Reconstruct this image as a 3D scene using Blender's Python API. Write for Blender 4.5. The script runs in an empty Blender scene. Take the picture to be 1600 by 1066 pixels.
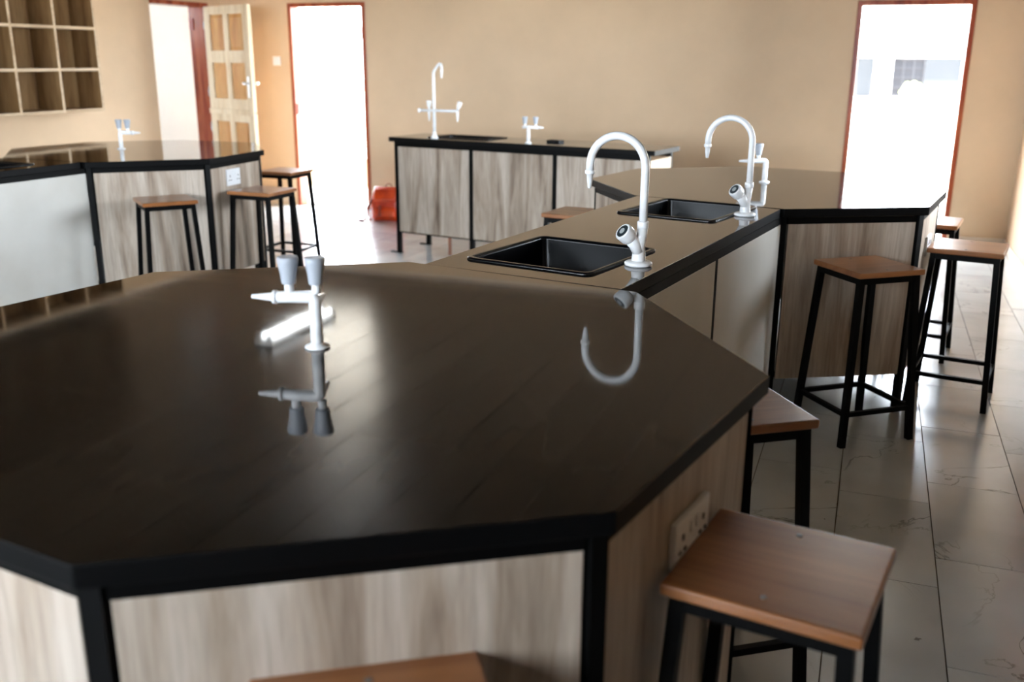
import bpy, bmesh, math, random
from mathutils import Vector, Matrix
random.seed(7)
S = bpy.context.scene
COL = S.collection
D = bpy.data
rad = math.radians

# ------------------------------------------------------------------ camera, light, exposure
cam_d = D.cameras.new('camera'); cam = D.objects.new('camera', cam_d); COL.objects.link(cam)
cam_d.sensor_width = 36.0; cam_d.lens = 1498.99 / 1600 * 36
CAM = Vector((0, 0, 1.466))
pitch, roll, yaw = -0.28441, 0.005814, -0.354276
fw = Vector((math.sin(yaw)*math.cos(pitch), math.cos(yaw)*math.cos(pitch), math.sin(pitch)))
r0 = fw.cross(Vector((0, 0, 1))).normalized(); u0 = r0.cross(fw)
RT = r0*math.cos(roll) + u0*math.sin(roll); UP = -r0*math.sin(roll) + u0*math.cos(roll)
m = Matrix((RT, UP, -fw)).transposed().to_4x4(); m.translation = CAM
cam.matrix_world = m
cam_d.clip_start = 0.05; cam_d.clip_end = 300
cam_d.dof.use_dof = True; cam_d.dof.focus_distance = 2.9; cam_d.dof.aperture_fstop = 2.6
S.camera = cam
S.view_settings.view_transform = 'Standard'; S.view_settings.look = 'None'
S.view_settings.gamma = 1; S.view_settings.use_curve_mapping = False
S.view_settings.exposure = 2.8
S.cycles.max_bounces = 8; S.cycles.diffuse_bounces = 5; S.cycles.glossy_bounces = 4
S.cycles.transparent_max_bounces = 8
S.cycles.use_denoising = True; S.cycles.denoiser = 'OPENIMAGEDENOISE'; S.cycles.denoising_prefilter = 'ACCURATE'; S.cycles.use_adaptive_sampling = False
S.cycles.sample_clamp_indirect = 6.0
S.cycles.caustics_reflective = False; S.cycles.caustics_refractive = False

w = D.worlds.new('sky'); S.world = w; w.use_nodes = True
bg = w.node_tree.nodes['Background']; bg.inputs[0].default_value = (0.80, 0.90, 1.0, 1); bg.inputs[1].default_value = 5.0
sun_d = D.lights.new('sun', 'SUN'); sun_d.energy = 9.0; sun_d.angle = rad(1.0); sun_d.color = (1.0, 0.93, 0.82)
sun = D.objects.new('sun', sun_d); COL.objects.link(sun)
sun.rotation_euler = Vector((-0.25, 0.42, -0.87)).to_track_quat('-Z', 'Y').to_euler()

XL, XR, YB, YF, ZC = -6.4, 1.084, 8.661, -1.7, 2.46   # room: left, right, back, rear, ceiling
WT = 0.2
# openings: (wall, a0, a1, z0, z1)
DOOR_R = (-0.24, 0.64, 0.0, 1.945)
DOOR_2 = (-5.60, -4.735, 0.0, 2.0)
DOOR_L = (7.605, 8.45, 0.0, 2.0)
WIN_REAR = [(-6.0, -3.8), (-3.4, -1.0)]
WIN_LEFT = []
WIN_RIGHT = [(4.5, 6.7)]
def portal(loc, sx, sy, direction):
    l = D.lights.new('daylight_portal', 'AREA'); l.shape = 'RECTANGLE'; l.size = sx; l.size_y = sy
    l.cycles.is_portal = True
    o = D.objects.new('daylight_portal', l); COL.objects.link(o); o.location = loc
    o.rotation_euler = Vector(direction).to_track_quat('-Z', 'Y').to_euler()
portal((0.2, YB+WT+.02, .98), .9, 1.96, (0, -1, 0))
portal((-5.17, YB+WT+.02, 1.0), .9, 2.0, (0, -1, 0))
portal((XL-WT-.02, 8.03, 1.0), .9, 2.0, (1, 0, 0))
for a, b in WIN_REAR: portal(((a+b)/2, YF-WT-.02, 1.6), b-a, 1.4, (0, 1, 0))
for a, b in WIN_RIGHT: portal((XR+WT+.02, (a+b)/2, 1.6), b-a, 1.4, (-1, 0, 0))
for a, b in WIN_LEFT: portal((XL-WT-.02, (a+b)/2, 1.6), b-a, 1.4, (1, 0, 0))

# ------------------------------------------------------------------ materials
def mat(name, color=(.5,.5,.5), rough=.5, metal=0, coat=0, coat_rough=.05, spec=.5, emit=None, estr=0):
    mt = D.materials.new(name); mt.use_nodes = True
    b = mt.node_tree.nodes['Principled BSDF']
    b.inputs['Base Color'].default_value = (*color, 1); b.inputs['Roughness'].default_value = rough
    b.inputs['Metallic'].default_value = metal; b.inputs['Coat Weight'].default_value = coat
    b.inputs['Coat Roughness'].default_value = coat_rough; b.inputs['Specular IOR Level'].default_value = spec
    if emit: b.inputs['Emission Color'].default_value = (*emit, 1); b.inputs['Emission Strength'].default_value = estr
    return mt
def nt(mt): return mt.node_tree.nodes, mt.node_tree.links, mt.node_tree.nodes['Principled BSDF']
def coords(mt, scale=(1,1,1), rand=0.0, rot=(0,0,0)):
    N, L, b = nt(mt)
    tc = N.new('ShaderNodeTexCoord'); mp = N.new('ShaderNodeMapping')
    mp.inputs['Scale'].default_value = scale; mp.inputs['Rotation'].default_value = rot
    L.new(tc.outputs['Object'], mp.inputs['Vector'])
    if rand:
        oi = N.new('ShaderNodeObjectInfo'); ml = N.new('ShaderNodeMath'); ml.operation = 'MULTIPLY'; ml.inputs[1].default_value = rand
        L.new(oi.outputs['Random'], ml.inputs[0])
        cb = N.new('ShaderNodeCombineXYZ')
        for i in range(3): L.new(ml.outputs[0], cb.inputs[i])
        L.new(cb.outputs[0], mp.inputs['Location'])
    return mp.outputs[0]
def noise(mt, vec, scale, detail=4, rough=.5, dist=0):
    N, L, b = nt(mt); n = N.new('ShaderNodeTexNoise'); n.inputs['Scale'].default_value = scale
    n.inputs['Detail'].default_value = detail; n.inputs['Roughness'].default_value = rough; n.inputs['Distortion'].default_value = dist
    L.new(vec, n.inputs['Vector']); return n.outputs['Fac']
def ramp(mt, fac, stops):
    N, L, b = nt(mt); r = N.new('ShaderNodeValToRGB'); e = r.color_ramp.elements
    while len(e) < len(stops): e.new(.5)
    for i, (p, c) in enumerate(stops): e[i].position = p; e[i].color = (*c, 1) if len(c) == 3 else c
    L.new(fac, r.inputs[0]); return r.outputs[0]
def mix(mt, fac, a, b2, mode='MIX'):
    N, L, b = nt(mt); x = N.new('ShaderNodeMix'); x.data_type = 'RGBA'; x.blend_type = mode
    if isinstance(fac, (int, float)): x.inputs['Factor'].default_value = fac
    else: L.new(fac, x.inputs['Factor'])
    for s, v in ((6, a), (7, b2)):
        if isinstance(v, tuple): x.inputs[s].default_value = (*v, 1)
        else: L.new(v, x.inputs[s])
    return x.outputs[2]
def bump(mt, fac, strength=.2, dist=.002):
    N, L, b = nt(mt); bp = N.new('ShaderNodeBump'); bp.inputs['Strength'].default_value = strength; bp.inputs['Distance'].default_value = dist
    L.new(fac, bp.inputs['Height']); L.new(bp.outputs[0], b.inputs['Normal'])
def setin(mt, name, out):
    N, L, b = nt(mt); L.new(out, b.inputs[name])

def wood(name, dark, mid, light, axis='z', rough=.45, rand=13, scale=1.0):
    mt = mat(name, mid, rough, spec=.35)
    sc = {'z': (9, 9, .75), 'x': (.75, 9, 9), 'y': (9, .75, 9)}[axis]
    v = coords(mt, tuple(s*scale for s in sc), rand)
    n1 = noise(mt, v, 1.0, 5, .6, .8)
    sc2 = tuple(s*scale*6 for s in sc)
    v2 = coords(mt, sc2, rand)
    n2 = noise(mt, v2, 1.6, 4, .6, .3)
    c = ramp(mt, n1, [(.31, dark), (.45, mid), (.62, light), (.78, mid)])
    g = ramp(mt, n2, [(.3, (.72, .70, .68)), (.6, (1, 1, 1))])
    setin(mt, 'Base Color', mix(mt, .75, c, g, 'MULTIPLY'))
    bump(mt, n2, .15, .0008)
    return mt
M = {}
M['oak'] = wood('grey_oak_laminate', (.145,.10,.072), (.385,.305,.235), (.55,.475,.40))
M['oak_warm'] = wood('shade_darkened_oak_board', (.12,.055,.018), (.22,.118,.044), (.31,.185,.08), 'z', .5)  # oak darkened so the cubbyholes' inner shade is in the board colour
M['oak_edge'] = wood('light_oak_edging', (.45,.31,.18), (.56,.41,.26), (.62,.47,.31), 'y', .5)
M['pine'] = wood('pale_pine', (.62,.46,.27), (.78,.64,.44), (.84,.72,.53), 'z', .45)
M['pine_panel'] = wood('amber_pine_panel', (.42,.18,.045), (.58,.29,.09), (.64,.36,.13), 'z', .4)
M['redwood'] = wood('red_brown_varnish', (.16,.022,.012), (.30,.055,.025), (.42,.11,.045), 'z', .25)
M['seat'] = wood('brown_varnished_seat', (.21,.072,.022), (.29,.108,.034), (.37,.150,.052), 'x', .30, scale=.8)
M['seat'].node_tree.nodes['Principled BSDF'].inputs['Coat Weight'].default_value = .35
M['seat'].node_tree.nodes['Principled BSDF'].inputs['Coat Roughness'].default_value = .18
# glossy dark worktop
mt = M['worktop'] = mat('dark_glossy_worktop', (.0055,.0042,.0033), .075, spec=.68)
b_ = mt.node_tree.nodes['Principled BSDF']; b_.inputs['Specular Tint'].default_value = (1.0, .88, .74, 1)
v = coords(mt, (1, 9, 1), 0, (0, 0, .6)); setin(mt, 'Roughness', ramp(mt, noise(mt, v, 1.2, 1), [(.35, (.035,)*3), (.7, (.060,)*3)]))
M['black_edge'] = mat('black_edging', (.0012,.0012,.0014), .5, spec=.12)
M['black_metal'] = mat('black_painted_steel', (.001,.001,.001), .5, spec=.10)
mt = M['black_metal']; v = coords(mt); n = noise(mt, v, 60, 3); bump(mt, n, .1, .0005)
M['sink'] = mat('black_sink_plastic', (.0012,.0015,.0022), .25, spec=.22)
mt = M['sink']; v = coords(mt); bump(mt, noise(mt, v, 220, 3), .15, .0004)
mt = M['cream'] = mat('cream_melamine', (.66,.64,.59), .42)
v = coords(mt, (1,1,1), 9); setin(mt, 'Base Color', ramp(mt, noise(mt, v, 3, 5), [(.3, (.60,.575,.52)), (.6, (.67,.65,.60))])); bump(mt, noise(mt, v, 150, 2), .08, .0004)
mt = M['tap'] = mat('white_tap_enamel', (.90,.91,.92), .28, coat=.3)
v = coords(mt); setin(mt, 'Roughness', ramp(mt, noise(mt, v, 20, 3), [(.3, (.22,)*3), (.7, (.36,)*3)]))
M['knob_grey'] = mat('pale_grey_knob', (.44,.47,.52), .45)
mt = M['knob_grey']; v = coords(mt); bump(mt, noise(mt, v, 90, 2), .05, .0005)
M['cap_dark'] = mat('dark_cap_ring', (.02,.03,.035), .4)
M['cap_grey'] = mat('grey_cap_disc', (.45,.48,.48), .4)
mt = M['plastic'] = mat('white_plastic', (.78,.80,.82), .35)
v = coords(mt); setin(mt, 'Roughness', ramp(mt, noise(mt, v, 15, 2), [(.3, (.3,)*3), (.7, (.42,)*3)]))
M['hole'] = mat('dark_slot', (.02,.02,.02), .6)
M['steel'] = mat('bright_steel', (.75,.76,.78), .25, metal=1)
M['dull_steel'] = mat('dull_screw_steel', (.22,.21,.20), .5, metal=.6)
M['copper'] = mat('pink_brown_pipe', (.42,.20,.14), .45)
mt = M['leather'] = mat('orange_red_leather', (.60,.055,.012), .32, coat=.3, coat_rough=.2)
v = coords(mt); n = noise(mt, v, 9, 5); setin(mt, 'Base Color', ramp(mt, n, [(.3, (.50,.028,.008)), (.6, (.80,.085,.012))])); bump(mt, n, .6, .01)
M['leather_dark'] = mat('dark_red_leather', (.28,.03,.015), .35)
def wallmat(name, c, var=.07):
    mt = mat(name, c, .62, spec=.3)
    if 'ceiling' in name: nt(mt)[2].inputs['Roughness'].default_value = .27; nt(mt)[2].inputs['Specular IOR Level'].default_value = .6; v = coords(mt, (1,.1,1), 7); n = noise(mt, v, 3, 4); bump(mt, noise(mt, coords(mt, (1,.5,1), 7), 2.2, 3), .25, .01); setin(mt, 'Base Color', ramp(mt, n, [(.3, tuple(x*.85 for x in c)), (.7, tuple(x*1.15 for x in c))])); return mt
    v = coords(mt); n = noise(mt, v, 1.6, 6, .6)
    d = tuple(x*(1-var) for x in c); l = tuple(min(1, x*(1+var)) for x in c)
    col = ramp(mt, n, [(.3, d), (.7, l)])
    sp = noise(mt, v, 7.5, 5, .7); spk = ramp(mt, sp, [(.70, (0,0,0)), (.76, (1,1,1))])
    setin(mt, 'Base Color', mix(mt, spk, col, tuple(x*.86 for x in c)))
    bump(mt, noise(mt, v, 90, 4), .12, .0015)
    return mt
M['wall'] = wallmat('beige_wall_paint', (.62,.455,.30))
M['ceiling'] = wallmat('ceiling_board_paint', (.075,.055,.04), .05)
M['white_wall'] = wallmat('white_render', (.72,.70,.68), .04)
M['skirting'] = wallmat('pale_skirting_tile', (.66,.57,.48), .04)
# floor tile: grey-white marble print, random per tile
mt = M['tile'] = mat('grey_marble_tile', (.5,.5,.47), .16, coat=.4, coat_rough=.08, spec=.5)
v = coords(mt, (1,1,1), 41); n = noise(mt, v, 2.2, 3, .5)
base = ramp(mt, n, [(.3, (.50,.535,.555)), (.52, (.60,.645,.67)), (.72, (.68,.725,.75))])
nv = noise(mt, coords(mt, (1, 1.3, 1), 41), 1.7, 5, .55, 1.1)
vein = ramp(mt, nv, [(.491, (0,0,0)), (.5, (1,1,1)), (.509, (0,0,0))])
nm = noise(mt, v, 1.3, 2); msk = ramp(mt, nm, [(.54, (0,0,0)), (.70, (.75,.75,.75))])
fac = mix(mt, 1.0, vein, msk, 'MULTIPLY')
base = mix(mt, fac, base, (.11,.12,.10))
dots = noise(mt, v, 16, 3, .5); dm = ramp(mt, dots, [(.755, (0,0,0)), (.77, (.7,.7,.7))])
setin(mt, 'Base Color', mix(mt, dm, base, (.10,.09,.08)))
setin(mt, 'Roughness', ramp(mt, noise(mt, v, 3, 2), [(.35, (.17,)*3), (.65, (.24,)*3)]))
bump(mt, noise(mt, v, 5, 3), .12, .004)
M['grout'] = mat('brown_grout', (.12,.095,.07), .8)
mt = M['grout']; v = coords(mt); setin(mt, 'Base Color', ramp(mt, noise(mt, v, 4, 3), [(.3, (.09,.07,.05)), (.7, (.15,.12,.09))]))
M['concrete'] = wallmat('pale_concrete', (.60,.58,.54), .06)
M['ground'] = wallmat('dry_pale_ground', (.55,.50,.42), .12)
M['foliage'] = mat('yellow_green_leaves', (.55,.62,.18), .6)
mt = M['foliage']; v = coords(mt); setin(mt, 'Base Color', ramp(mt, noise(mt, v, 6, 3), [(.3, (.42,.52,.12)), (.7, (.75,.78,.30))]))
M['bark'] = wood('grey_bark', (.10,.07,.05), (.2,.15,.1), (.3,.24,.18))
M['window_glass'] = mat('dull_window_glass', (.022,.022,.026), .35, spec=.1)
M['shutter'] = mat('grey_blue_shutter', (.030,.032,.036), .7, spec=.1)
M['grille'] = mat('dark_window_grille', (.035,.035,.04), .6, spec=.1)
M['tube'] = mat('fluorescent_tube', (.9,.9,.9), .4, emit=(.88,.95,1.0), estr=2.6)
M['enamel'] = mat('white_enamel', (.7,.7,.7), .4)
# clear glass for the room's own windows (transparent with a sheen)
mt = M['pane'] = D.materials.new('clear_window_pane'); mt.use_nodes = True
N = mt.node_tree.nodes; L = mt.node_tree.links; N.clear()
o_ = N.new('ShaderNodeOutputMaterial'); mx = N.new('ShaderNodeMixShader'); tr = N.new('ShaderNodeBsdfTransparent'); gl = N.new('ShaderNodeBsdfGlossy')
fr = N.new('ShaderNodeFresnel'); fr.inputs[0].default_value = 1.45; gl.inputs['Roughness'].default_value = .02
L.new(fr.outputs[0], mx.inputs[0]); L.new(tr.outputs[0], mx.inputs[1]); L.new(gl.outputs[0], mx.inputs[2]); L.new(mx.outputs[0], o_.inputs[0])

# ------------------------------------------------------------------ helpers
def tag(o, label=None, cat=None, group=None, kind=None):
    if label: o['label'] = label
    if cat: o['category'] = cat
    if group: o['group'] = group
    if kind: o['kind'] = kind
    return o
def empty(name, loc, rz=0):
    o = D.objects.new(name, None); COL.objects.link(o); o.location = loc; o.rotation_euler = (0, 0, rz); o.empty_display_size = .1
    return o
def unit(v): v = Vector(v); return v.normalized()
class MB:
    def __init__(s): s.v = []; s.f = []; s.sm = []
    def add(s, vs, fs, smooth=False):
        k = len(s.v); s.v += [tuple(v) for v in vs]; s.f += [tuple(i+k for i in f) for f in fs]; s.sm += [smooth]*len(fs); return s
    def box(s, c, size, rz=0, mtx=None):
        hx, hy, hz = size[0]/2, size[1]/2, size[2]/2
        R = (Matrix.Translation(c) @ Matrix.Rotation(rz, 4, 'Z')) if mtx is None else mtx
        vs = [R @ Vector((x*hx, y*hy, z*hz)) for z in (-1,1) for x, y in ((-1,-1),(1,-1),(1,1),(-1,1))]
        return s.add(vs, [(0,3,2,1),(4,5,6,7),(0,1,5,4),(1,2,6,5),(2,3,7,6),(3,0,4,7)])
    def bar(s, p, q, wd, ht, upv=(0,0,1)):
        p, q = Vector(p), Vector(q); d = (q-p).normalized(); u = Vector(upv)
        if abs(d.dot(u)) > .98: u = Vector((0,1,0))
        a = d.cross(u).normalized(); b = a.cross(d)
        R = Matrix((a, d, b)).transposed().to_4x4(); R.translation = (p+q)/2
        return s.box(None, (wd, (q-p).length, ht), mtx=R)
    def prism(s, out, z0, z1):
        n = len(out); vs = [(x, y, z0) for x, y in out] + [(x, y, z1) for x, y in out]
        return s.add(vs, [tuple(range(n-1, -1, -1)), tuple(range(n, 2*n))] + [(i, (i+1) % n, n+(i+1) % n, n+i) for i in range(n)])
    def lathe(s, prof, o=(0,0,0), axis=(0,0,1), n=24, ribs=0, ribd=0):
        ax = unit(axis); t = Vector((1,0,0)) if abs(ax.x) < .9 else Vector((0,1,0))
        a = ax.cross(t).normalized(); b = ax.cross(a); o = Vector(o); vs = []; fs = []
        for r, z in prof:
            for i in range(n):
                th = 2*math.pi*i/n; rr = r + (ribd*(1 if i % 2 else -1) if ribs and r > ribs else 0)
                vs.append(o + ax*z + (a*math.cos(th) + b*math.sin(th))*rr)
        for j in range(len(prof)-1):
            for i in range(n): fs.append((j*n+i, j*n+(i+1) % n, (j+1)*n+(i+1) % n, (j+1)*n+i))
        m_ = len(prof)-1
        s.add(vs, fs, True)
        k = len(s.v)-len(vs)
        s.f += [tuple(k+i for i in range(n-1, -1, -1)), tuple(k+m_*n+i for i in range(n))]; s.sm += [False, False]
        return s
    def tube(s, path, r, n=16):
        P = [Vector(p) for p in path]; vs = []; fs = []; prev = None
        rs = r if isinstance(r, (list, tuple)) else [r]*len(P)
        for i, p in enumerate(P):
            d = (P[min(i+1, len(P)-1)] - P[max(i-1, 0)]).normalized()
            if prev is None:
                t = Vector((0,0,1)) if abs(d.z) < .9 else Vector((0,1,0)); a = d.cross(t).normalized()
            else: a = (prev - d*prev.dot(d)).normalized()
            prev = a; b = d.cross(a)
            for k in range(n):
                th = 2*math.pi*k/n; vs.append(p + (a*math.cos(th)+b*math.sin(th))*rs[i])
        for j in range(len(P)-1):
            for k in range(n): fs.append((j*n+k, j*n+(k+1) % n, (j+1)*n+(k+1) % n, (j+1)*n+k))
        q = len(s.v); s.add(vs, fs, True); m_ = len(P)-1
        s.f += [tuple(q+i for i in range(n-1, -1, -1)), tuple(q+m_*n+i for i in range(n))]; s.sm += [False, False]
        return s
    def loft(s, rings, cap0=False, cap1=True, smooth=False):
        n = len(rings[0]); vs = [v for r in rings for v in r]; fs = []
        for j in range(len(rings)-1):
            for k in range(n): fs.append((j*n+k, j*n+(k+1) % n, (j+1)*n+(k+1) % n, (j+1)*n+k))
        if cap0: fs.append(tuple(range(n-1, -1, -1)))
        if cap1: fs.append(tuple((len(rings)-1)*n+i for i in range(n)))
        return s.add(vs, fs, smooth)
    def mesh(s, name, mt):
        me = D.meshes.new(name); me.from_pydata(s.v, [], s.f); me.materials.append(mt)
        me.polygons.foreach_set('use_smooth', s.sm)
        bm = bmesh.new(); bm.from_mesh(me); bmesh.ops.recalc_face_normals(bm, faces=bm.faces); bm.to_mesh(me); bm.free()
        me.update(); return me
    def build(s, name, mt, parent=None, bevel=0, seg=2, label=None, kind=None, loc=None):
        o = D.objects.new(name, s.mesh(name, mt)); COL.objects.link(o)
        if parent: o.parent = parent
        if loc: o.location = loc
        if bevel:
            b = o.modifiers.new('bevel', 'BEVEL'); b.width = bevel; b.segments = seg; b.limit_method = 'ANGLE'; b.angle_limit = rad(40)
        if label: o['label'] = label
        if kind: o['kind'] = kind
        return o
def rrect(cx, cy, sx, sy, r, z, n=5):
    out = []
    for qx, qy, a0 in ((1,1,0),(-1,1,90),(-1,-1,180),(1,-1,270)):
        for i in range(n+1):
            a = rad(a0+90*i/n); out.append((cx+qx*(sx/2-r)+r*math.cos(a), cy+qy*(sy/2-r)+r*math.sin(a), z))
    return out
def slab(name, outline, holes, z0, z1, mt, edge_mt, parent, label=None, bevel=.003):
    """worktop slab with cut-outs: real holes through the board"""
    bm = bmesh.new(); lay = []
    for z in (z0, z1):
        es = []
        for loop in [outline]+holes:
            vs = [bm.verts.new((p[0], p[1], z)) for p in loop]
            es += [bm.edges.new((vs[i], vs[(i+1) % len(vs)])) for i in range(len(vs))]
            lay.append(vs)
        bmesh.ops.triangle_fill(bm, edges=es, use_beauty=True, use_dissolve=False)
    h = len(lay)//2
    for a, b in zip(lay[:h], lay[h:]):
        for i in range(len(a)):
            f = bm.faces.new((a[i], a[(i+1) % len(a)], b[(i+1) % len(a)], b[i])); f.material_index = 1
    bmesh.ops.recalc_face_normals(bm, faces=bm.faces)
    me = D.meshes.new(name); bm.to_mesh(me); bm.free(); me.materials.append(mt); me.materials.append(edge_mt)
    o = D.objects.new(name, me); COL.objects.link(o); o.parent = parent
    if bevel:
        b = o.modifiers.new('bevel', 'BEVEL'); b.width = bevel; b.segments = 2; b.limit_method = 'ANGLE'; b.angle_limit = rad(40)
    if label: o['label'] = label
    return o
def inset(poly, d):
    """inward offset of a counter-clockwise polygon"""
    n = len(poly); out = []
    for i in range(n):
        p0, p1, p2 = (Vector(poly[j % n]) for j in (i-1, i, i+1))
        e0 = (p1-p0).normalized(); e1 = (p2-p1).normalized()
        n0 = Vector((-e0.y, e0.x)); n1 = Vector((-e1.y, e1.x)); b = (n0+n1).normalized()
        out.append(p1 + b*(d/max(.3, b.dot(n0))))
    return out

# ------------------------------------------------------------------ room shell
def wall_with_openings(name, axis, fixed, t, a0, a1, ops):
    """wall box strip pieces around openings; axis 'x' runs along X at Y=fixed..fixed+t"""
    mb = MB(); z1 = ZC
    def piece(s0, s1, za, zb):
        if s1-s0 < 1e-4 or zb-za < 1e-4: return
        if axis == 'x': mb.box(((s0+s1)/2, fixed+t/2, (za+zb)/2), (s1-s0, abs(t), zb-za))
        else: mb.box((fixed+t/2, (s0+s1)/2, (za+zb)/2), (abs(t), s1-s0, zb-za))
    cur = a0
    for s0, s1, za, zb in sorted(ops):
        piece(cur, s0, -.05, z1); piece(s0, s1, zb, z1); piece(s0, s1, -.05, za); cur = s1
    piece(cur, a1, -.05, z1)
    o = mb.build(name, M['wall']); o['kind'] = 'structure'; return o
wall_with_openings('wall_back', 'x', YB, WT, XL-WT, XR+WT, [DOOR_R[:2]+(-.05, DOOR_R[3]), DOOR_2[:2]+(-.05, DOOR_2[3])])
wall_with_openings('wall_left', 'y', XL, -WT, YF, YB, [DOOR_L[:2]+(-.05, DOOR_L[3])] + [(a, b, 0.9, 2.3) for a, b in WIN_LEFT])
wall_with_openings('wall_right', 'y', XR, WT, YF, YB, [(a, b, 0.9, 2.3) for a, b in WIN_RIGHT])
wall_with_openings('wall_rear', 'x', YF, -WT, XL-WT, XR+WT, [(a, b, 0.9, 2.3) for a, b in WIN_REAR])
ceil = MB().box(((XL+XR)/2, (YF+YB)/2, ZC+.112), (XR-XL+2.2, YB-YF+2.2, .2)).build('ceiling', M['ceiling'], kind='structure')
k = -11
while True:   # glossy brown ceiling boards, two lengths meeting at a cross joint
    a, b = max(XL, -3.03+.32*k), min(XR, -3.03+.32*(k+1)); k += 1
    if b <= XL: continue
    if a >= XR: break
    for y0, y1_ in ((YF, 4.66), (4.66, YB)):
        MB().box((0,0,0), (b-a-.004, y1_-y0-.004, .012)).build('ceiling_board', M['ceiling'], ceil, bevel=.003, loc=((a+b)/2, (y0+y1_)/2, ZC+.006)).rotation_euler = (random.uniform(-.0006,.0006), random.uniform(-.012,.012), 0)
MB().bar((XL+.015, YF, ZC-.02), (XL+.015, YB, ZC-.02), .03, .04).build('trim_3', M['skirting'], bevel=.004, kind='structure')
MB().bar((XL+.03, YB-.015, ZC-.02), (XR, YB-.015, ZC-.02), .03, .04).build('trim_4', M['skirting'], bevel=.004, kind='structure')
# floor: grout bed with individually laid tiles
floor = MB().box(((XL+XR)/2, (YF+YB)/2, -.034), (XR-XL+2*WT, YB-YF+2*WT, .06)).build('floor', M['grout'], kind='structure')
TW, TL, J = .2986, .594, .0035
full = MB().box((0, 0, 0), (TW-J, TL-J, .006)).mesh('tile', M['tile'])
def proj(p):
    d = Vector(p)-CAM; z = d.dot(fw)
    return (800+1499*d.dot(RT)/z, 533-1499*d.dot(UP)/z, z) if z > .1 else (-999, -999, z)
cells = []
for k in range(-21, 5):
    x0 = -.2907+TW*k; x1 = x0+TW; y0 = (3.54 if k % 2 == 0 else 3.352) - 9*TL
    while y0 < YB:
        ax, bx, ay, by = max(x0, XL), min(x1, XR), max(y0, YF), min(y0+TL, YB)
        if bx-ax > .01 and by-ay > .01:
            px, py, pz = proj(((ax+bx)/2, (ay+by)/2, 0))
            vis = pz > 0 and -60 < px < 1660 and py < 1150
            # nearly all tiles hidden behind the near island are ranked last
            cells.append((0 if vis else 1, pz if vis else 99, ax, bx, ay, by))
        y0 += TL
cells.sort(key=lambda c: (c[0], c[1]))
rest = MB()
for i, (hid, _, ax, bx, ay, by) in enumerate(cells):
    c = ((ax+bx)/2, (ay+by)/2); sx, sy = bx-ax, by-ay
    if i < 296 and not hid:
        me = full if abs(sx-TW) < .002 and abs(sy-TL) < .002 else MB().box((0,0,0), (sx-J, sy-J, .006)).mesh('tile', M['tile'])
        o = D.objects.new('tile', me); COL.objects.link(o); o.parent = floor
        o.location = (c[0], c[1], -.0028+random.uniform(-.0003, .0001)); o.rotation_euler = (random.uniform(-.0008,.0008), random.uniform(-.0012,.0012), 0)
    else: rest.box((c[0], c[1], -.003), (sx-J, sy-J, .006))
if rest.v: rest.build('tiles', M['tile'], floor, kind='stuff')

# skirting boards
def skirt(name, p, q, nrm):
    p, q = Vector(p), Vector(q); n_ = Vector(nrm)*.006
    MB().bar(p+n_+Vector((0,0,.045)), q+n_+Vector((0,0,.045)), .012, .09).build(name, M['skirting'], bevel=.002, kind='structure')
skirt('baseboard_right', (XR, YF, 0), (XR, YB, 0), (-1,0,0))
skirt('baseboard_back', (DOOR_R[1]+.05, YB, 0), (XR-.012, YB, 0), (0,-1,0))
skirt('baseboard_back.001', (DOOR_2[1]+.05, YB, 0), (DOOR_R[0]-.05, YB, 0), (0,-1,0))
skirt('baseboard_back.002', (XL, YB, 0), (DOOR_2[0]-.05, YB, 0), (0,-1,0))
skirt('baseboard_left', (XL, YF, 0), (XL, DOOR_L[0]-.05, 0), (1,0,0))

# door frames (red-brown varnished timber linings)
def frame(name, axis, fixed, a0, a1, top, depth, side):
    fr_ = empty(name, (0,0,0)); fr_['kind'] = 'structure'
    t = .04
    def part(nm, c, s):
        MB().box(c, s).build(nm, M['redwood'], fr_, bevel=.004)
    y = fixed + side*(depth/2-.012); dd = depth
    for nm, (s0, s1), (za, zb) in (('jamb', (a0, a0+t), (0, top)), ('jamb', (a1-t, a1), (0, top)), ('head', (a0+t, a1-t), (top-t, top))):
        if axis == 'x': part(nm, ((s0+s1)/2, y, (za+zb)/2), (s1-s0, dd, zb-za))
        else:
            near = nm == 'jamb' and s0 == a0   # the near jamb sits back in the wall thickness
            part(nm, (y-(.05 if near else 0), (s0+s1)/2, (za+zb)/2), (dd-(.10 if near else 0), s1-s0, zb-za))
    return fr_
f1 = frame('door_1', 'x', YB, DOOR_R[0], DOOR_R[1], DOOR_R[3], .10, 1)
f2 = frame('door_2', 'x', YB, DOOR_2[0], DOOR_2[1], DOOR_2[3], .13, 1)
f3 = frame('door_3', 'y', XL, DOOR_L[0], DOOR_L[1], DOOR_L[3], .215, -1)
# hinge plates and keeps on the linings
MB().box((DOOR_2[1]-.046, YB+.03, 1.72), (.012, .05, .11)).build('hinge', M['leather_dark'], f2, label='dark brown hinge plate')
MB().box((DOOR_2[0]+.046, YB+.04, .98), (.012, .05, .10)).build('strike_plate', M['leather_dark'], f2, label='dark strike plate')
MB().box((XL-.17, DOOR_L[1]-.046, 1.80), (.05, .012, .11)).build('hinge', M['leather_dark'], f3, label='dark brown hinge plate')

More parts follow.
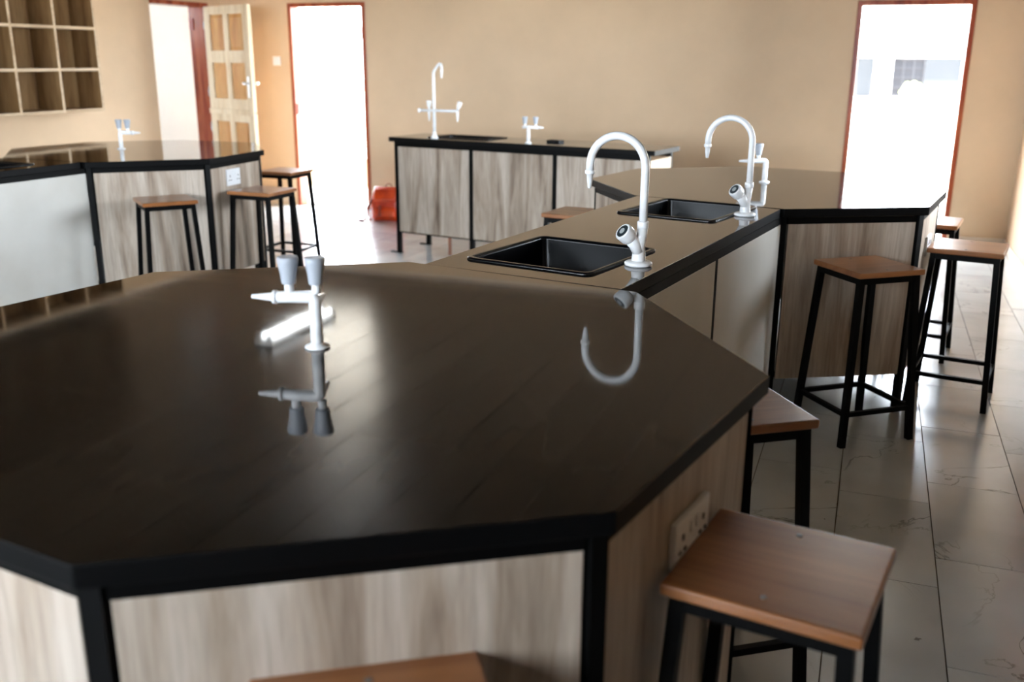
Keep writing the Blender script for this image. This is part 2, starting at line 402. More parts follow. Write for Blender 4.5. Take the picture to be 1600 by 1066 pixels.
# rear and side windows of the room (behind and beside the camera)
wn = 0
def window(axis, fixed, a, b):
    global wn; wn += 1
    wq = empty('window_%d' % wn, (0,0,0)); wq['kind'] = 'structure'
    def bx(nm, s0, s1, za, zb, th, mt):
        if axis == 'x': MB().box(((s0+s1)/2, fixed, (za+zb)/2), (s1-s0, th, zb-za)).build(nm, mt, wq)
        else: MB().box((fixed, (s0+s1)/2, (za+zb)/2), (th, s1-s0, zb-za)).build(nm, mt, wq)
    z0, z1 = 0.9, 2.3
    bx('sill', a, b, z0, z0+.04, .06, M['redwood']); bx('head', a, b, z1-.04, z1, .06, M['redwood'])
    n = 3
    for i in range(n+1):
        x = a+.02+(b-a-.04)*i/n; bx('mullion', x-.015, x+.015, z0+.04, z1-.04, .05, M['redwood'])
    for i in range(n):
        x0 = a+.035+(b-a-.04)*i/n; x1 = a+.005+(b-a-.04)*(i+1)/n; bx('pane', x0, x1, z0+.04, z1-.04, .005, M['pane'])
for a, b in WIN_REAR: window('x', YF-WT/2, a, b)
for a, b in WIN_RIGHT: window('y', XR+WT/2, a, b)
for a, b in WIN_LEFT: window('y', XL-WT/2, a, b)

# ------------------------------------------------------------------ outside
o = MB().box((-2, 40, -1.25), (90, 160, .1)).build('ground', M['ground'], kind='structure')
o = MB().box(((XL+XR)/2-.5, YB+WT+.95, -.62), (XR-XL+3, 1.9, 1.16)).build('trim_1', M['concrete'], kind='structure')   # veranda slab
o = MB().box((XL-WT-1.35, 4, -.62), (2.7, 13.8, 1.16)).build('trim_2', M['concrete'], kind='structure')
MB().box((XL-WT-2.2, 8.1, 1.2), (.15, 3.2, 2.9)).build('wall_passage', M['white_wall'], kind='structure')
MB().box((XL-WT-.75, 6.55, 1.2), (1.4, .15, 2.9)).box((XL-WT-1.8, 6.55, .75), (.7, .15, 2.0)).box((XL-WT-1.8, 6.55, 2.5), (.7, .15, .5)).build('wall_passage.001', M['white_wall'], kind='structure')  # added unseen wall; its small opening is sized to keep the passage dim
MB().box((XL-WT-1.1, 8.1, 2.75), (2.2, 3.3, .1)).build('ceiling_passage_shade', M['white_wall'], kind='structure')  # unseen roof, added to shade the passage behind the left doorway
MB().box((XL-WT-1.9, 9.75, 1.35), (.7, .12, 2.7)).box((XL-WT-.25, 9.75, 1.35), (.5, .12, 2.7)).box((XL-WT-1.02, 9.75, 1.35), (1.06, .12, 2.7)).build('wall_passage.002', M['white_wall'], kind='structure')
lw = MB().box((-6.3, 10.55, .12), (1.2, .12, .36)).build('wall_veranda', M['wall'], kind='structure')
# opposite building
bd = empty('opposite_building', (2.5, 30, -1.2)); tag(bd, 'white single-storey building with grey windows seen through the right doorway', 'building')
def openwall(mb, x0, x1, z0, z1, ops, y, t):
    cur = x0
    for a, b, c, d in ops:
        mb.box(((cur+a)/2, y, (z0+z1)/2), (a-cur, t, z1-z0)); mb.box(((a+b)/2, y, (z0+c)/2), (b-a, t, c-z0)); mb.box(((a+b)/2, y, (d+z1)/2), (b-a, t, z1-d)); cur = b
    mb.box(((cur+x1)/2, y, (z0+z1)/2), (x1-cur, t, z1-z0))
ops = [(-6.73+i*2.25, -4.98+i*2.25, 1.74, 2.80) for i in range(6)]
mb = MB(); openwall(mb, -9.5, 9.5, 0, 3.75, ops, 0, .25); mb.box((0, 3, 1.9), (19, .2, 3.7)); mb.box((-9.4, 1.5, 1.9), (.2, 3, 3.7)); mb.box((9.4, 1.5, 1.9), (.2, 3, 3.7))
mb.build('wall', M['white_wall'], bd)
for a, b_, c, d in ops:
    b = a+.83
    MB().box(((b+b_)/2, -.06, (c+d)/2), (b_-b, .05, d-c)).build('shutter', M['shutter'], bd)
    wf = MB(); wf.box(((a+b)/2, -.02, c+.025), (b-a, .08, .05)); wf.box(((a+b)/2, -.02, d-.025), (b-a, .08, .05))
    for i in range(4):
        x = a+.02+(b-a-.04)*i/3; wf.box((x, -.02, (c+d)/2), (.03, .06, d-c))
    for i in range(1, 4): wf.box(((a+b)/2, -.02, c+(d-c)*i/4), (b-a, .04, .02))
    wo = wf.build('window', M['grille'], bd)
    MB().box(((a+b)/2, .04, (c+d)/2), (b-a, .01, d-c)).build('pane', M['window_glass'], wo)
MB().box((0, -.9, 4.25), (20.5, .15, .42)).build('fascia', M['concrete'], bd)
mb = MB(); mb.add([(-10.3,-1,4.4),(10.3,-1,4.4),(10.3,1.5,5.6),(-10.3,1.5,5.6),(10.3,4,4.4),(-10.3,4,4.4),(-10.3,-1,4.3),(10.3,-1,4.3),(10.3,4,4.3),(-10.3,4,4.3)],
    [(0,1,2,3),(3,2,4,5),(6,7,1,0),(9,8,4,5),(6,9,8,7)]); mb.build('roof', M['concrete'], bd)
for x in (-7.0, -2.48, 2.02, 6.52): MB().box((x, -.9, 2.0), (.22, .22, 4.1)).build('pillar', M['white_wall'], bd, bevel=.01)
MB().box((0, -.6, .0), (20, 1.3, .3)).build('plinth', M['concrete'], bd)
# shrub in front of it
sh = empty('shrub', (.69, 25, -1.2)); tag(sh, 'small round yellow-green shrub outside the right doorway', 'shrub')
mb = MB()
MB().tube([(0,0,0),(.02,0,.8),(0,.02,2.0)], [.05,.035,.02], 8).build('trunk', M['bark'], sh)
for i in range(420):
    u_ = random.random()*2*math.pi; zz = random.uniform(-1, 1); rr = .25*random.random()**.4; q = math.sqrt(1-zz*zz)
    c = Vector((q*math.cos(u_)*rr, q*math.sin(u_)*rr, 2.03+zz*rr*.85)); a = unit((random.gauss(0,1), random.gauss(0,1), random.gauss(0,1))); b = a.orthogonal().normalized()
    l = .06; mb.add([c-a*l, c-b*l*.45, c+a*l, c+b*l*.45], [(0,1,2,3)])
mb.build('foliage', M['foliage'], sh, kind='stuff')

# ------------------------------------------------------------------ laboratory islands
NEAR = [(-1.238,2.481),(-1.83,2.091),(-1.935,1.439),(-1.499,0.851),(-0.826,0.757),(-0.267,1.119),(-0.139,1.776),(-0.531,2.354)]
FAR = [(-0.311,3.985),(0.24,4.277),(0.335,4.86),(-0.039,5.49),(-0.669,5.596),(-1.208,5.24),(-1.323,4.684),(-0.964,4.151)]
ZT, TH = .9, .035
def pod(root, poly, skip, labels=None, INS=.04):
    """octagonal end of an island: posts, rails and panels under its worktop"""
    ip = inset(poly, INS); n = len(poly)
    mb_ = None
    for i, p in enumerate(ip):
        a = ip[(i+1) % n]-ip[i-1]; ang = math.atan2(a.y, a.x)
        MB().box((p.x, p.y, (ZT-TH)/2), (.03, .03, ZT-TH), ang).build('post', M['black_metal'], root)
    for i in range(n):
        p, q = ip[i], ip[(i+1) % n]; e = (q-p).normalized(); L_ = (q-p).length; nn = Vector((e.y, -e.x)); ang = math.atan2(e.y, e.x)
        c = (p+q)/2
        if i in skip: continue
        MB().box((c.x, c.y, ZT-TH-.016), (L_-.03, .03, .03), ang).build('top_rail', M['black_metal'], root)
        cb = c - nn*.004
        MB().box((cb.x, cb.y, .19), (L_-.03, .02, .025), ang).build('bottom_rail', M['black_metal'], root)
        cp = c + nn*.007
        P_ = MB().box((0, 0, 0), (L_-.036, .016, .662)).build('panel', M['oak'], root, bevel=.0015, loc=(cp.x, cp.y, .503))
        P_.rotation_euler = (0, 0, ang)
    return ip
def waist(root, a, b, c, d, nright, INS=.016):
    """straight middle: a->b right side going away, d->c left side"""
    a, b, c, d = map(Vector, (a, b, c, d))
    for p, q, sgn in ((a, b, 1), (d, c, -1)):
        e = (q-p).normalized(); nn = Vector((e.y, -e.x))*sgn; ang = math.atan2(e.y, e.x)
        p2, q2 = p - nn*INS - e*.03, q - nn*INS + e*.045; L_ = (q2-p2).length; cc = (p2+q2)/2
        MB().box((cc.x, cc.y, ZT-TH-.016), (L_, .03, .03), ang).build('top_rail', M['black_metal'], root)
        MB().box((cc.x-nn.x*.004, cc.y-nn.y*.004, .19), (L_, .02, .025), ang).build('bottom_rail', M['black_metal'], root)
        for i in range(1, nright):
            s_ = p2 + e*(L_*i/nright); MB().box((s_.x, s_.y, (ZT-TH)/2), (.022, .03, ZT-TH), ang).build('post', M['black_metal'], root)
        for i in range(nright):
            s_ = p2 + e*(L_*(i+.5)/nright) + nn*.007
            P_ = MB().box((0,0,0), (L_/nright-.028, .016, .662)).build('panel', M['cream'], root, bevel=.0015, label='cream white panel', loc=(s_.x, s_.y, .503)); P_.rotation_euler = (0,0,ang)
def hole(cx, cy, sx, sy, rz):
    out = []
    for x, y, _ in rrect(0, 0, sx, sy, .03, 0, 3):
        out.append((cx+x*math.cos(rz)-y*math.sin(rz), cy+x*math.sin(rz)+y*math.cos(rz)))
    return out
def rel(poly, o): return [(x-o[0], y-o[1]) for x, y in poly]
SINKS = [(-.853, 2.752, .425, .455, rad(-12)), (-.668, 3.812, .41, .475, rad(-13))]
O1 = (-.78, 3.2)
isl = empty('laboratory_island', (O1[0], O1[1], 0))
tag(isl, 'long central laboratory island with glossy dark top and octagonal ends, nearest the camera', 'laboratory bench', 'laboratory islands')
nr, fr2 = rel(NEAR, O1), rel(FAR, O1)
WA, WB, WC, WD = (-.574, 2.366), (-.3265, 3.974), (-.952, 4.146), (-1.184, 2.467)
wp = rel([WA, WB, WC, WD], O1)
slab('worktop', nr, [], ZT-TH, ZT, M['worktop'], M['black_edge'], isl)
slab('worktop', fr2, [], ZT-TH, ZT, M['worktop'], M['black_edge'], isl)
slab('worktop', wp, [hole(x-O1[0], y-O1[1], sx-.03, sy-.03, r) for x, y, sx, sy, r in SINKS], ZT-TH, ZT, M['worktop'], M['black_edge'], isl, bevel=.002)
pod(isl, nr, {7}); pod(isl, fr2, {7})
waist(isl, wp[0], wp[1], wp[2], wp[3], 2)

# left island
LEFT = [(-4.175,4.31),(-3.668,4.755),(-3.715,5.375),(-4.10,5.83),(-4.72,5.83),(-5.20,5.41),(-5.25,4.80),(-4.82,4.34)]
O2 = (-4.5, 4.2)
il2 = empty('laboratory_island', (O2[0], O2[1], 0)); tag(il2, 'laboratory island at the left under the wall cubbyholes, dark top with octagonal end', 'laboratory bench', 'laboratory islands')
lf = rel(LEFT, O2); wl = rel([(-4.32, 2.5), (-4.205, 4.302), (-4.80, 4.332), (-4.92, 2.5)], O2)
SINK3 = (-4.545, 3.90, .40, .46, rad(-3))
slab('worktop', lf, [], ZT-TH, ZT, M['worktop'], M['black_edge'], il2)
slab('worktop', wl, [hole(SINK3[0]-O2[0], SINK3[1]-O2[1], .37, .43, SINK3[4])], ZT-TH, ZT, M['worktop'], M['black_edge'], il2, bevel=.002)
pod(il2, lf, {7}); waist(il2, wl[0], wl[1], wl[2], wl[3], 2)
e = Vector(wl[0])-Vector(wl[3]); P_ = MB().box(((wl[0][0]+wl[3][0])/2, (wl[0][1]+wl[3][1])/2+.04, .503), (e.length-.12, .016, .662)).build('panel', M['cream'], il2, label='cream white panel')

# ------------------------------------------------------------------ sinks
def sink(x, y, sx, sy, rz, label, z=ZT, depth=.17, parent=None, group='black drop-in sinks'):
    s = empty('sink', (x, y, z), rz); tag(s, label, 'sink', group)
    n = 5
    R = [rrect(0,0,sx,sy,.03,.0005,n), rrect(0,0,sx,sy,.03,.004,n), rrect(0,0,sx-.006,sy-.006,.028,.0065,n), rrect(0,0,sx-.032,sy-.032,.022,.0065,n), rrect(0,0,sx-.042,sy-.042,.02,.002,n), rrect(0,0,sx-.042,sy-.042,.02,-.004,n)]
    MB().loft(R, False, False, True).build('rim', M['sink'], s)
    R = [rrect(0,0,sx-.042,sy-.042,.02,-.004,n), rrect(0,0,sx-.055,sy-.055,.028,-depth+.03,n), rrect(0,0,sx-.08,sy-.08,.03,-depth+.008,n), rrect(0,0,sx-.12,sy-.12,.03,-depth,n), rrect(0,0,.06,.06,.02,-depth-.002,n)]
    b = MB().loft(R, False, True, True).build('basin', M['sink'], s)
    MB().lathe([(.026,0),(.026,.004),(.018,.006),(.005,.006)], (0,0,-depth-.001)).build('drain', M['steel'], s)
    return s
sink(*SINKS[0], 'black sink beside the nearer tall white swan-neck tap')
sink(*SINKS[1], 'black sink beside the farther white swan-neck tap, next to far octagon')
sink(*SINK3, 'black sink at the left photo edge on the left island')

# ------------------------------------------------------------------ taps
def swan_tap(x, y, rz, label):
    t = empty('swan_neck_tap', (x, y, ZT), rz); tag(t, label, 'tap', 'white swan-neck taps')
    MB().lathe([(.034,0),(.040,.002),(.040,.009),(.034,.013),(.022,.015)], n=32).build('flange', M['tap'], t)
    mb = MB(); mb.tube([(0,0,.012),(0,0,.03),(0,0,.055),(.004,.002,.08),(.008,.003,.112)], [.021,.019,.0175,.016,.015], 20)
    mb.tube([(0,-.002,.040),(-.008,-.012,.062),(-.018,-.026,.082)], [.0175,.018,.0195], 20)
    mb.build('body', M['tap'], t)
    MB().lathe([(.0145,0),(.0165,.002),(.0165,.018),(.0145,.021)], (.008,.003,.108)).build('collar', M['tap'], t)
    R = .086; cz = .278; path = [(.008,.003,.12),(.008,.003,.2),(.008,.003,cz)]
    for i in range(1, 25):
        a = math.pi*i/24*.985; path.append((.008-R+R*math.cos(a), .003, cz+R*math.sin(a)))
    path.append((path[-1][0]-.0005, .003, .262))
    MB().tube(path, .0118, 18).build('spout', M['tap'], t)
    ex = path[-1][0]
    MB().lathe([(.012,0),(.0145,-.003),(.0145,-.010),(.0125,-.013),(.0095,-.014),(.0085,-.03),(.0055,-.052),(.004,-.054)], (ex,.003,.264)).build('nozzle', M['tap'], t)
    ax = unit((-.40,-.62,.60)); o_ = Vector((-.016,-.024,.080))
    k = MB().lathe([(.019,0),(.0245,.008),(.0255,.014),(.0260,.034),(.0245,.038)], o_, ax, 40, .021, .0006).build('knob', M['tap'], t)
    MB().lathe([(.0195,0),(.0195,.0015)], o_+ax*.0375, ax, 28).build('cap_ring', M['cap_dark'], k, label='dark indicator ring')
    MB().lathe([(.009,0),(.009,.0015)], o_+ax*.0388, ax, 20).build('cap', M['cap_grey'], k, label='grey centre disc')
    return t
swan_tap(-.604, 2.681, rad(-10.1), 'white swan-neck tap beside the nearer black sink')
swan_tap(-.438, 3.745, rad(-10.1), 'white swan-neck tap beside the farther black sink')

def valve_knob(t, x, y, z, mtk, s=1.0):
    MB().lathe([(.009*s,0),(.010*s,.004),(.010*s,.022*s),(.008*s,.024*s)], (x,y,z)).build('valve_stem', M['tap'], t)
    MB().lathe([(.0145*s,0),(.0155*s,.003),(.0170*s,.02*s),(.0205*s,.040*s),(.0225*s,.048*s),(.0225*s,.056*s),(.0205*s,.059*s)], (x,y,z+.020*s), n=32).build('knob', mtk, t, label='pale grey knob')
def gas_tap(x, y, ang, label, knobs, second=None, h=.112):
    t = empty('gas_tap', (x, y, ZT), ang); tag(t, label, 'gas tap', 'white bench gas taps')
    MB().lathe([(.024,0),(.026,.002),(.024,.005),(.015,.008),(.013,.012)], n=28).build('flange', M['tap'], t)
    MB().tube([(0,0,.008),(0,0,.05),(0,0,h-.012),(0,0,h-.005),(.004,0,h-.001),(.012,0,h),(.05,0,h-.001),(.082,0,h-.002)], [.0130,.0125,.0125,.0125,.0125,.0125,.0122,.0118], 20).build('pipe', M['tap'], t)
    MB().lathe([(.014,0),(.014,.008),(.010,.009),(.0085,.015),(.0045,.052),(.003,.053)], (.078,0,h-.002), (1,0,0)).build('nozzle', M['tap'], t)
    for k in knobs: valve_knob(t, k, 0, h+.008, M['knob_grey'], .94)
    if second:
        MB().lathe([(.012,0),(.010,.02),(.0085,.03),(.0045,.06),(.003,.061)], (0,0,h-.01), second).build('nozzle', M['tap'], t)
    return t
gas_tap(-1.026, 1.626, rad(195), 'double white gas tap with two grey knobs on the near octagon, closest to camera', [.052, -.004], (0,-1,0), .106)
gas_tap(-.487, 4.867, rad(200), 'single-knob white gas tap on the far octagon behind the farther swan-neck tap', [.038], None, .105)
gas_tap(-4.582, 5.054, rad(22), 'white gas tap on the left island with nozzle pointing right', [-.002, .052], (0,1,0), .106)

# ------------------------------------------------------------------ wall-side bench
BA = rad(-9.68); BL, BW = 2.18, .47
bn = empty('laboratory_bench', (-3.498, 6.700, 0), BA); tag(bn, 'narrow laboratory bench with three grey oak panels standing before the back wall', 'laboratory bench')
SB = (.55, .265, .54, .33, 0)
slab('worktop', [(0,0),(BL,0),(BL,BW),(0,BW)], [hole(SB[0], SB[1], SB[2]-.03, SB[3]-.03, 0)], ZT-TH, ZT, M['worktop'], M['black_edge'], bn)
xs = [.055, .735, 1.43, BL-.06]
for i, x in enumerate(xs):
    for yy in (.035, BW-.035):
        lg = MB().box((x, yy, (ZT-TH)/2), (.032, .032, ZT-TH)).build('post', M['black_metal'], bn)
        if i in (0, 1): MB().box((x-.03, yy, .004), (.10, .034, .008)).build('foot_plate', M['black_metal'], lg)
for yy in (.035, BW-.035):
    MB().box((BL/2, yy, ZT-TH-.018), (BL-.12, .030, .034)).build('top_rail', M['black_metal'], bn)
    MB().box((BL/2, yy+(.006 if yy < .1 else 0), .172), (BL-.12, .016, .02)).build('bottom_rail', M['black_metal'], bn)
for x in xs: MB().box((x, BW/2, .172), (.02, BW-.1, .02)).build('side_rail', M['black_metal'], bn)
for i in range(3):
    a, b = xs[i]+.018, xs[i+1]-.018
    MB().box((0,0,0), (b-a, .016, .655)).build('panel', M['oak'], bn, bevel=.0015, loc=((a+b)/2, .026, .502))
MB().box((0,0,0), (.016, BW-.1, .655)).build('end_panel', M['oak_edge'], bn, loc=(BL-.052, BW/2, .502), label='light oak end panel')
MB().box((0,0,0), (.016, BW-.1, .655)).build('end_panel', M['oak_warm'], bn, loc=(.06, BW/2, .502))
MB().tube([(.44,.17,.0),(.44,.17,.45),(.46,.2,.74)], .014, 12).build('waste_pipe', M['copper'], bn, label='thin pink-brown waste pipe')
c_, s_ = math.cos(BA), math.sin(BA)
def bw(u, v): return (-3.498+u*c_-v*s_, 6.7+u*s_+v*c_)
sk = sink(*bw(SB[0], SB[1]), SB[2], SB[3], BA, 'wide black sink at the left end of the bench by the back wall', depth=.13)
# drip cup
dc = empty('drip_cup', (*bw(1.30, .27), ZT), BA); tag(dc, 'small black rectangular drip cup beside the gas tap on the back bench', 'drip cup')
MB().loft([rrect(0,0,.115,.075,.012,.0005), rrect(0,0,.115,.075,.012,.016), rrect(0,0,.095,.055,.01,.016), rrect(0,0,.085,.045,.01,.004)], True, True, False).build('cup', M['sink'], dc)
# tall tap
tt = empty('tall_tap', (*bw(.385, .062), ZT), BA); tag(tt, 'tall white laboratory tap with crossbar on the bench by the back wall', 'tap')
MB().lathe([(.026,0),(.028,.004),(.026,.012),(.016,.03),(.0135,.05)], n=24).build('flange', M['tap'], tt)
MB().tube([(0,0,.02),(0,0,.3),(0,0,.475),(.008,0,.492),(.04,0,.530),(.055,0,.543),(.066,0,.540),(.072,0,.52),(.074,0,.495)], [.0135,.012,.0115,.0105,.010,.009,.009,.009,.0095], 14).build('spout', M['tap'], tt)
MB().lathe([(.010,0),(.010,-.02),(.0055,-.06),(.004,-.062)], (.074,0,.5), (.05,0,1)).build('nozzle', M['tap'], tt)
MB().tube([(-.108,-.03,.205),(0,-.012,.206),(.1,0,.205),(.205,.01,.207)], .0095, 12).build('crossbar', M['tap'], tt)
MB().lathe([(.013,0),(.016,.004),(.016,.014),(.012,.017)], (-.108,-.026,.205), (-.5,-.8,0)).build('knob', M['tap'], tt)
for x, y, lean in ((-.045, .0, 0), (.203, .008, .4)):
    kb = MB().lathe([(.010,0),(.011,.02),(.017,.03),(.018,.05),(.020,.062),(.014,.068)], (x,y,.21), (lean,0,1)).build('knob', M['tap'], tt)
    MB().lathe([(.011,0),(.010,.03),(.005,.075),(.004,.077)], (x,y,.205), (0,0,-1)).build('nozzle', M['tap'], tt)
# double gas tap on back bench
gt = empty('gas_tap', (*bw(1.195, .058), ZT), BA+rad(12)); tag(gt, 'white T-shaped gas tap with two knobs on the bench by the back wall', 'gas tap', 'white bench gas taps')
MB().lathe([(.024,0),(.022,.008),(.0145,.014)], n=24).build('flange', M['tap'], gt)
MB().tube([(0,0,.01),(0,0,.06),(0,0,.112)], .0125, 14).build('pipe', M['tap'], gt)
MB().tube([(-.045,0,.113),(0,0,.115),(.075,0,.113)], .0105, 12).build('crossbar', M['tap'], gt)
MB().lathe([(.010,0),(.009,.012),(.005,.04)], (.072,0,.113), (1,0,0)).build('nozzle', M['tap'], gt)
for x in (-.026, .053): valve_knob(gt, x, 0, .12, M['knob_grey'], .85)

# ------------------------------------------------------------------ stools
ZS = .70
def stool(label, x, y, deg):
    t = empty('stool', (x, y, 0), rad(deg)); tag(t, label, 'stool', 'brown square-topped stools')
    h, f_ = .125, .160
    s = MB().box((0,0,0), (.300, .300, .022)).build('seat', M['seat'], t, bevel=.005, seg=3, loc=(0,0,ZS-.011))
    for qx, qy in ((0, -.112), (0, .112)):
        MB().lathe([(.0055,0),(.0055,.0008),(.003,.0012)], (qx, qy, .0110), n=12).build('screw', M['dull_steel'], s)
    for sx in (-1, 1):
        for sy in (-1, 1):
            MB().bar((sx*h, sy*h, ZS-.022), (sx*f_, sy*f_, .0), .024, .024, (0,1,0)).build('leg', M['black_metal'], t)
    mb = MB()
    for a, b in (((-1,-1),(1,-1)), ((1,-1),(1,1)), ((1,1),(-1,1)), ((-1,1),(-1,-1))):
        mb.bar((a[0]*h, a[1]*h, ZS-.035), (b[0]*h, b[1]*h, ZS-.035), .022, .026)
    mb.build('seat_frame', M['black_metal'], t)
    z = .135; k = h+(f_-h)*(1-z/ZS)
    for a, b in (((-1,-1),(1,-1)), ((1,-1),(1,1)), ((1,1),(-1,1)), ((-1,1),(-1,-1))):
        MB().bar((a[0]*k, a[1]*k, z), (b[0]*k, b[1]*k, z), .018, .018).build('stretcher', M['black_metal'], t)
    return t
STOOLS = [
 ('brown square stool closest to the camera at right, partly covering the double socket', -.068, 1.428, -9),
 ('brown stool seat cut by the bottom photo edge, before the near octagon front', -.478, .838, 33),
 ('brown stool tucked under the right corner of the near octagon', -.258, 2.159, 35),
 ('brown stool standing before the oak panel of the far octagon', .027, 3.993, 38),
 ('brown stool with shiny top in the aisle, rightmost of all', .434, 4.588, -10),
 ('brown stool mostly hidden behind the far octagon, before the right doorway', .300, 5.308, -9),
 ('brown stool left of the far octagon, beyond the near sink', -1.432, 4.882, -8),
 ('brown stool before the left island oak panel, leftmost stool', -3.758, 4.445, 51),
 ('brown stool beside the left island socket, doorway light on its top', -3.490, 5.005, -1),
 ('brown stool half hidden behind the left island corner, nearest the back wall', -3.975, 5.985, 0),
]
for l, x, y, a in STOOLS: stool(l, x, y, a)

# ------------------------------------------------------------------ sockets and switch
def socket(loc, ang, label, wd=.15, ht=.082):
    t = empty('power_socket', loc, ang); tag(t, label, 'socket', 'double sockets')
    MB().box((0,-.006,0), (wd,.012,ht)).build('plate', M['plastic'], t, bevel=.003)
    for s_ in (-1, 1):
        MB().box((s_*.012,-.0135,.016), (.012,.006,.020)).build('rocker', M['plastic'], t, bevel=.001)
        mb = MB(); cx = s_*.045
        mb.box((cx,-.0125,.008), (.005,.002,.010)); mb.box((cx-.011,-.0125,-.016), (.009,.002,.005)); mb.box((cx+.011,-.0125,-.016), (.009,.002,.005))
        mb.build('pin_holes', M['hole'], t, label='dark pin holes')
    return t
def on_side(poly, i, frac, z, label, INS=.04, wd=.15, ht=.082):
    ip = inset(poly, INS); p, q = ip[i], ip[(i+1) % len(ip)]; e_ = (q-p).normalized(); nn = Vector((e_.y, -e_.x)); c = p+(q-p)*frac+nn*.0155
    socket((c.x, c.y, z), math.atan2(e_.y, e_.x), label, wd, ht)
on_side(NEAR, 5, .50, .722, 'white double socket on the near octagon beside the closest stool')
on_side(FAR, 1, .45, .70, 'white socket on the right side panel of the far octagon', wd=.13)
on_side(LEFT, 1, .42, .765, 'white socket on the left island panel above a stool', wd=.145, ht=.10)
ls = empty('light_switch', (-5.76, YB, 1.45)); tag(ls, 'white square light switch on the back wall between pine door and doorway', 'light switch')
MB().box((0,-.005,0), (.088,.010,.088)).build('plate', M['plastic'], ls, bevel=.003)
MB().box((0,-.0115,0), (.024,.005,.036)).build('rocker', M['plastic'], ls, bevel=.001)

# ------------------------------------------------------------------ open pine door
HX, HY = XL+.012, DOOR_L[1]-.055
pd = empty('pine_door', (HX, HY, 0), math.atan2(8.115-HY, -5.70-HX)); tag(pd, 'open pale pine stable door with amber panels, in the left corner', 'door')
DW, DT = .775, .042
def leaf(z0, z1, rows, name):
    g = MB(); st = .095
    g.box((st/2, 0, (z0+z1)/2), (st, DT, z1-z0)); g.box((DW-st/2, 0, (z0+z1)/2), (st, DT, z1-z0)); g.box((DW/2, 0, (z0+z1)/2), (.085, DT, z1-z0))
    L_ = g.build('stile', M['pine'], pd, bevel=.003, label='pale pine stiles')
    rz = [z0]+[v_ for r_ in rows for v_ in r_]+[z1]
    for i in range(0, len(rz), 2):
        for xa, xb in ((st, DW/2-.0425), (DW/2+.0425, DW-st)):
            MB().box(((xa+xb)/2, 0, (rz[i]+rz[i+1])/2), (xb-xa, DT-.002, rz[i+1]-rz[i])).build('door_rail', M['pine'], pd, label='pale pine rail')
    for za, zb in rows:
        for xa, xb in ((st, DW/2-.0425), (DW/2+.0425, DW-st)):
            pn = MB(); cx, cz_ = (xa+xb)/2, (za+zb)/2
            pn.box((cx,0,cz_), (xb-xa,.012,zb-za)); 
            for sg in (-1, 1): pn.loft([[(cx+qx*((xb-xa)/2-.008), sg*.006, cz_+qz*((zb-za)/2-.008)) for qx, qz in ((-1,-1),(1,-1),(1,1),(-1,1))], [(cx+qx*((xb-xa)/2-.035), sg*.014, cz_+qz*((zb-za)/2-.035)) for qx, qz in ((-1,-1),(1,-1),(1,1),(-1,1))]])
            pn.build('door_panel', M['pine_panel'], pd, label='amber pine panel')
leaf(.012, .955, [(.13,.46), (.56,.865)], 'lower'); leaf(.965, 1.965, [(1.085,1.43), (1.545,1.885)], 'upper')
MB().box((DW/2+.01, -.027, .96), (DW+.02, .014, .05)).build('ledge', M['pine'], pd, bevel=.003, label='pale pine weather strip')
hx_ = DW-.045
hd = MB().box((hx_, -.024, 1.205), (.040, .006, .20)).build('lock_plate', M['steel'], pd, bevel=.002)
MB().box((hx_, .024, 1.205), (.040, .006, .20)).build('lock_plate', M['steel'], pd, bevel=.002)
for sg in (-1, 1):
    MB().lathe([(.008,0),(.008,.028),(.017,.033),(.020,.045),(.017,.056),(.008,.060)], (hx_, sg*.027, 1.24), (0, sg, 0)).build('knob', M['steel'], hd)
for z in (.25, .80, 1.15, 1.80): MB().lathe([(.007,-.05),(.007,.05)], (-.006, -.02, z), n=10).build('hinge', M['steel'], pd)

# ------------------------------------------------------------------ wall cubbyholes
cb = empty('cubbyhole_shelf', (XL, 5.335, 1.04)); tag(cb, 'light oak wall shelf of empty square cubbyholes, mounted on the left wall', 'shelf')
CD = .255; NCOL, NROW = 6, 4; CP, RP = .43, .325; y1 = 6.575-5.28; y0_ = y1-NCOL*CP-.022; H_ = NROW*RP+.022
MB().box((.006, (y0_+y1)/2, H_/2), (.010, y1-y0_-.002, H_-.002)).build('back_panel', M['oak_warm'], cb)
for i in range(NCOL+1):
    y = y1-.011-i*CP
    MB().box((0,0,0), (CD-.012, .022, H_)).build('upright', M['oak_warm'], cb, loc=(.012+(CD-.012)/2, y, H_/2))
    MB().box((CD+.0012, y, H_/2), (.0024, .023, H_)).build('edging', M['oak_edge'], cb, label='pale edging strip')
for j in range(NROW+1):
    for i in range(NCOL):
        ya, yb = y1-.022-(i+1)*CP+.022, y1-.022-i*CP
        MB().box((0,0,0), (CD-.012, yb-ya-.001, .022)).build('shelf', M['oak_warm'], cb, loc=(.012+(CD-.012)/2, (ya+yb)/2, .011+j*RP))
        MB().box((CD+.001, (ya+yb)/2, .011+j*RP), (.002, yb-ya-.001, .023)).build('edging', M['oak_edge'], cb, label='pale edging strip')

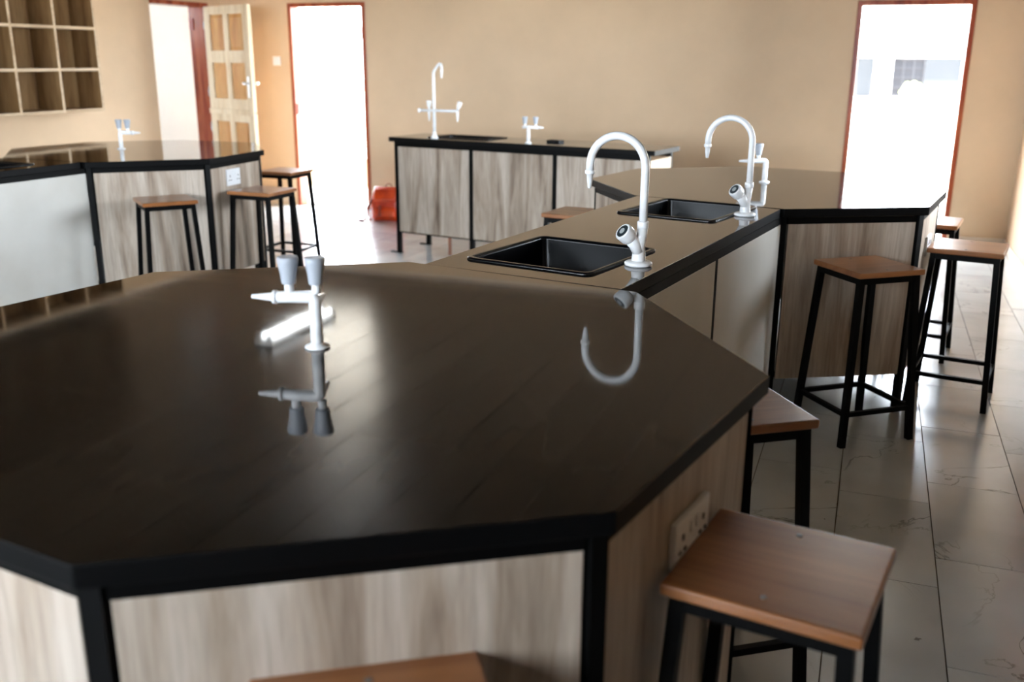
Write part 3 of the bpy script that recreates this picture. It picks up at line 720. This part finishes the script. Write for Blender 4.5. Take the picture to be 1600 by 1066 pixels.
# ------------------------------------------------------------------ red bag on the floor
bg_ = empty('backpack', (-4.285, 8.15, 0), rad(8)); tag(bg_, 'glossy orange-red leather backpack slumped on the floor left of the back bench', 'bag')
rings = []
for z, sx, sy, ox in ((.0,.27,.14,.0),(.015,.31,.17,0),(.08,.325,.18,0),(.16,.31,.165,.0),(.23,.30,.145,.005),(.28,.295,.105,.01),(.305,.285,.06,.015),(.310,.27,.035,.015)):
    rg = rrect(ox, 0, sx, sy, min(sx, sy)*.38, z, 6)
    rings.append([(x+.006*math.sin(9*y+z*30), y+.007*math.sin(x*40+z*22), zz) for x, y, zz in rg])
MB().loft(rings, True, True, True).build('body', M['leather'], bg_)
fl = [[(x+.01, y-.012-.02*t_, .298-.11*t_) for x, y, _ in rrect(0, -.045-.03*t_, .235-.02*t_, .045, .018, 0, 4)] for t_ in (0, .35, .7, 1.0)]
MB().loft(fl, True, True, True).build('flap', M['leather'], bg_)
MB().loft([rrect(.01, -.095, .19, .045, .018, .03), rrect(.01, -.10, .20, .06, .02, .06), rrect(.01, -.095, .18, .045, .018, .13)], True, True, True).build('pocket', M['leather'], bg_)
MB().tube([(-.01,.0,.305),(-.005,-.01,.332),(.02,-.012,.345),(.045,-.01,.335),(.05,0,.305)], .006, 8).build('handle', M['leather_dark'], bg_, label='dark red carrying loop')
MB().bar((-.035,-.118,.15), (-.04,-.13,.05), .026, .006, (0,-1,0)).build('closing_strap', M['leather_dark'], bg_)
MB().tube([(-.13,-.06,.20),(-.175,-.08,.12),(-.17,-.10,.035),(-.20,-.13,.012),(-.25,-.14,.010),(-.22,-.165,.010),(-.17,-.16,.012),(-.12,-.12,.02)], .010, 8).build('shoulder_strap', M['leather_dark'], bg_, label='dark red shoulder strap lying on floor')
MB().bar((-.26,-.12,.006), (-.345,-.115,.006), .014, .006).build('buckle', M['steel'], bg_)

# ------------------------------------------------------------------ ceiling lights
def batten(x, y, label, L_=1.2, st=14):
    t = empty('fluorescent_light', (x, y, ZC)); tag(t, label, 'ceiling light', 'twin-tube ceiling lights')
    MB().box((0,0,-.022), (.16, L_+.06, .044)).build('housing', M['enamel'], t, bevel=.004)
    for s_ in (-1, 1):
        MB().tube([(s_*.045, -L_/2, -.062), (s_*.045, L_/2, -.062)], .012, 12).build('tube', M['tube'], t)
        for e_ in (-1, 1): MB().box((s_*.045, e_*(L_/2+.012), -.058), (.035, .024, .05)).build('end_cap', M['enamel'], t)
batten(-4.27, 6.48, 'twin-tube ceiling light mirrored on the near octagon beside its gas tap', .9)
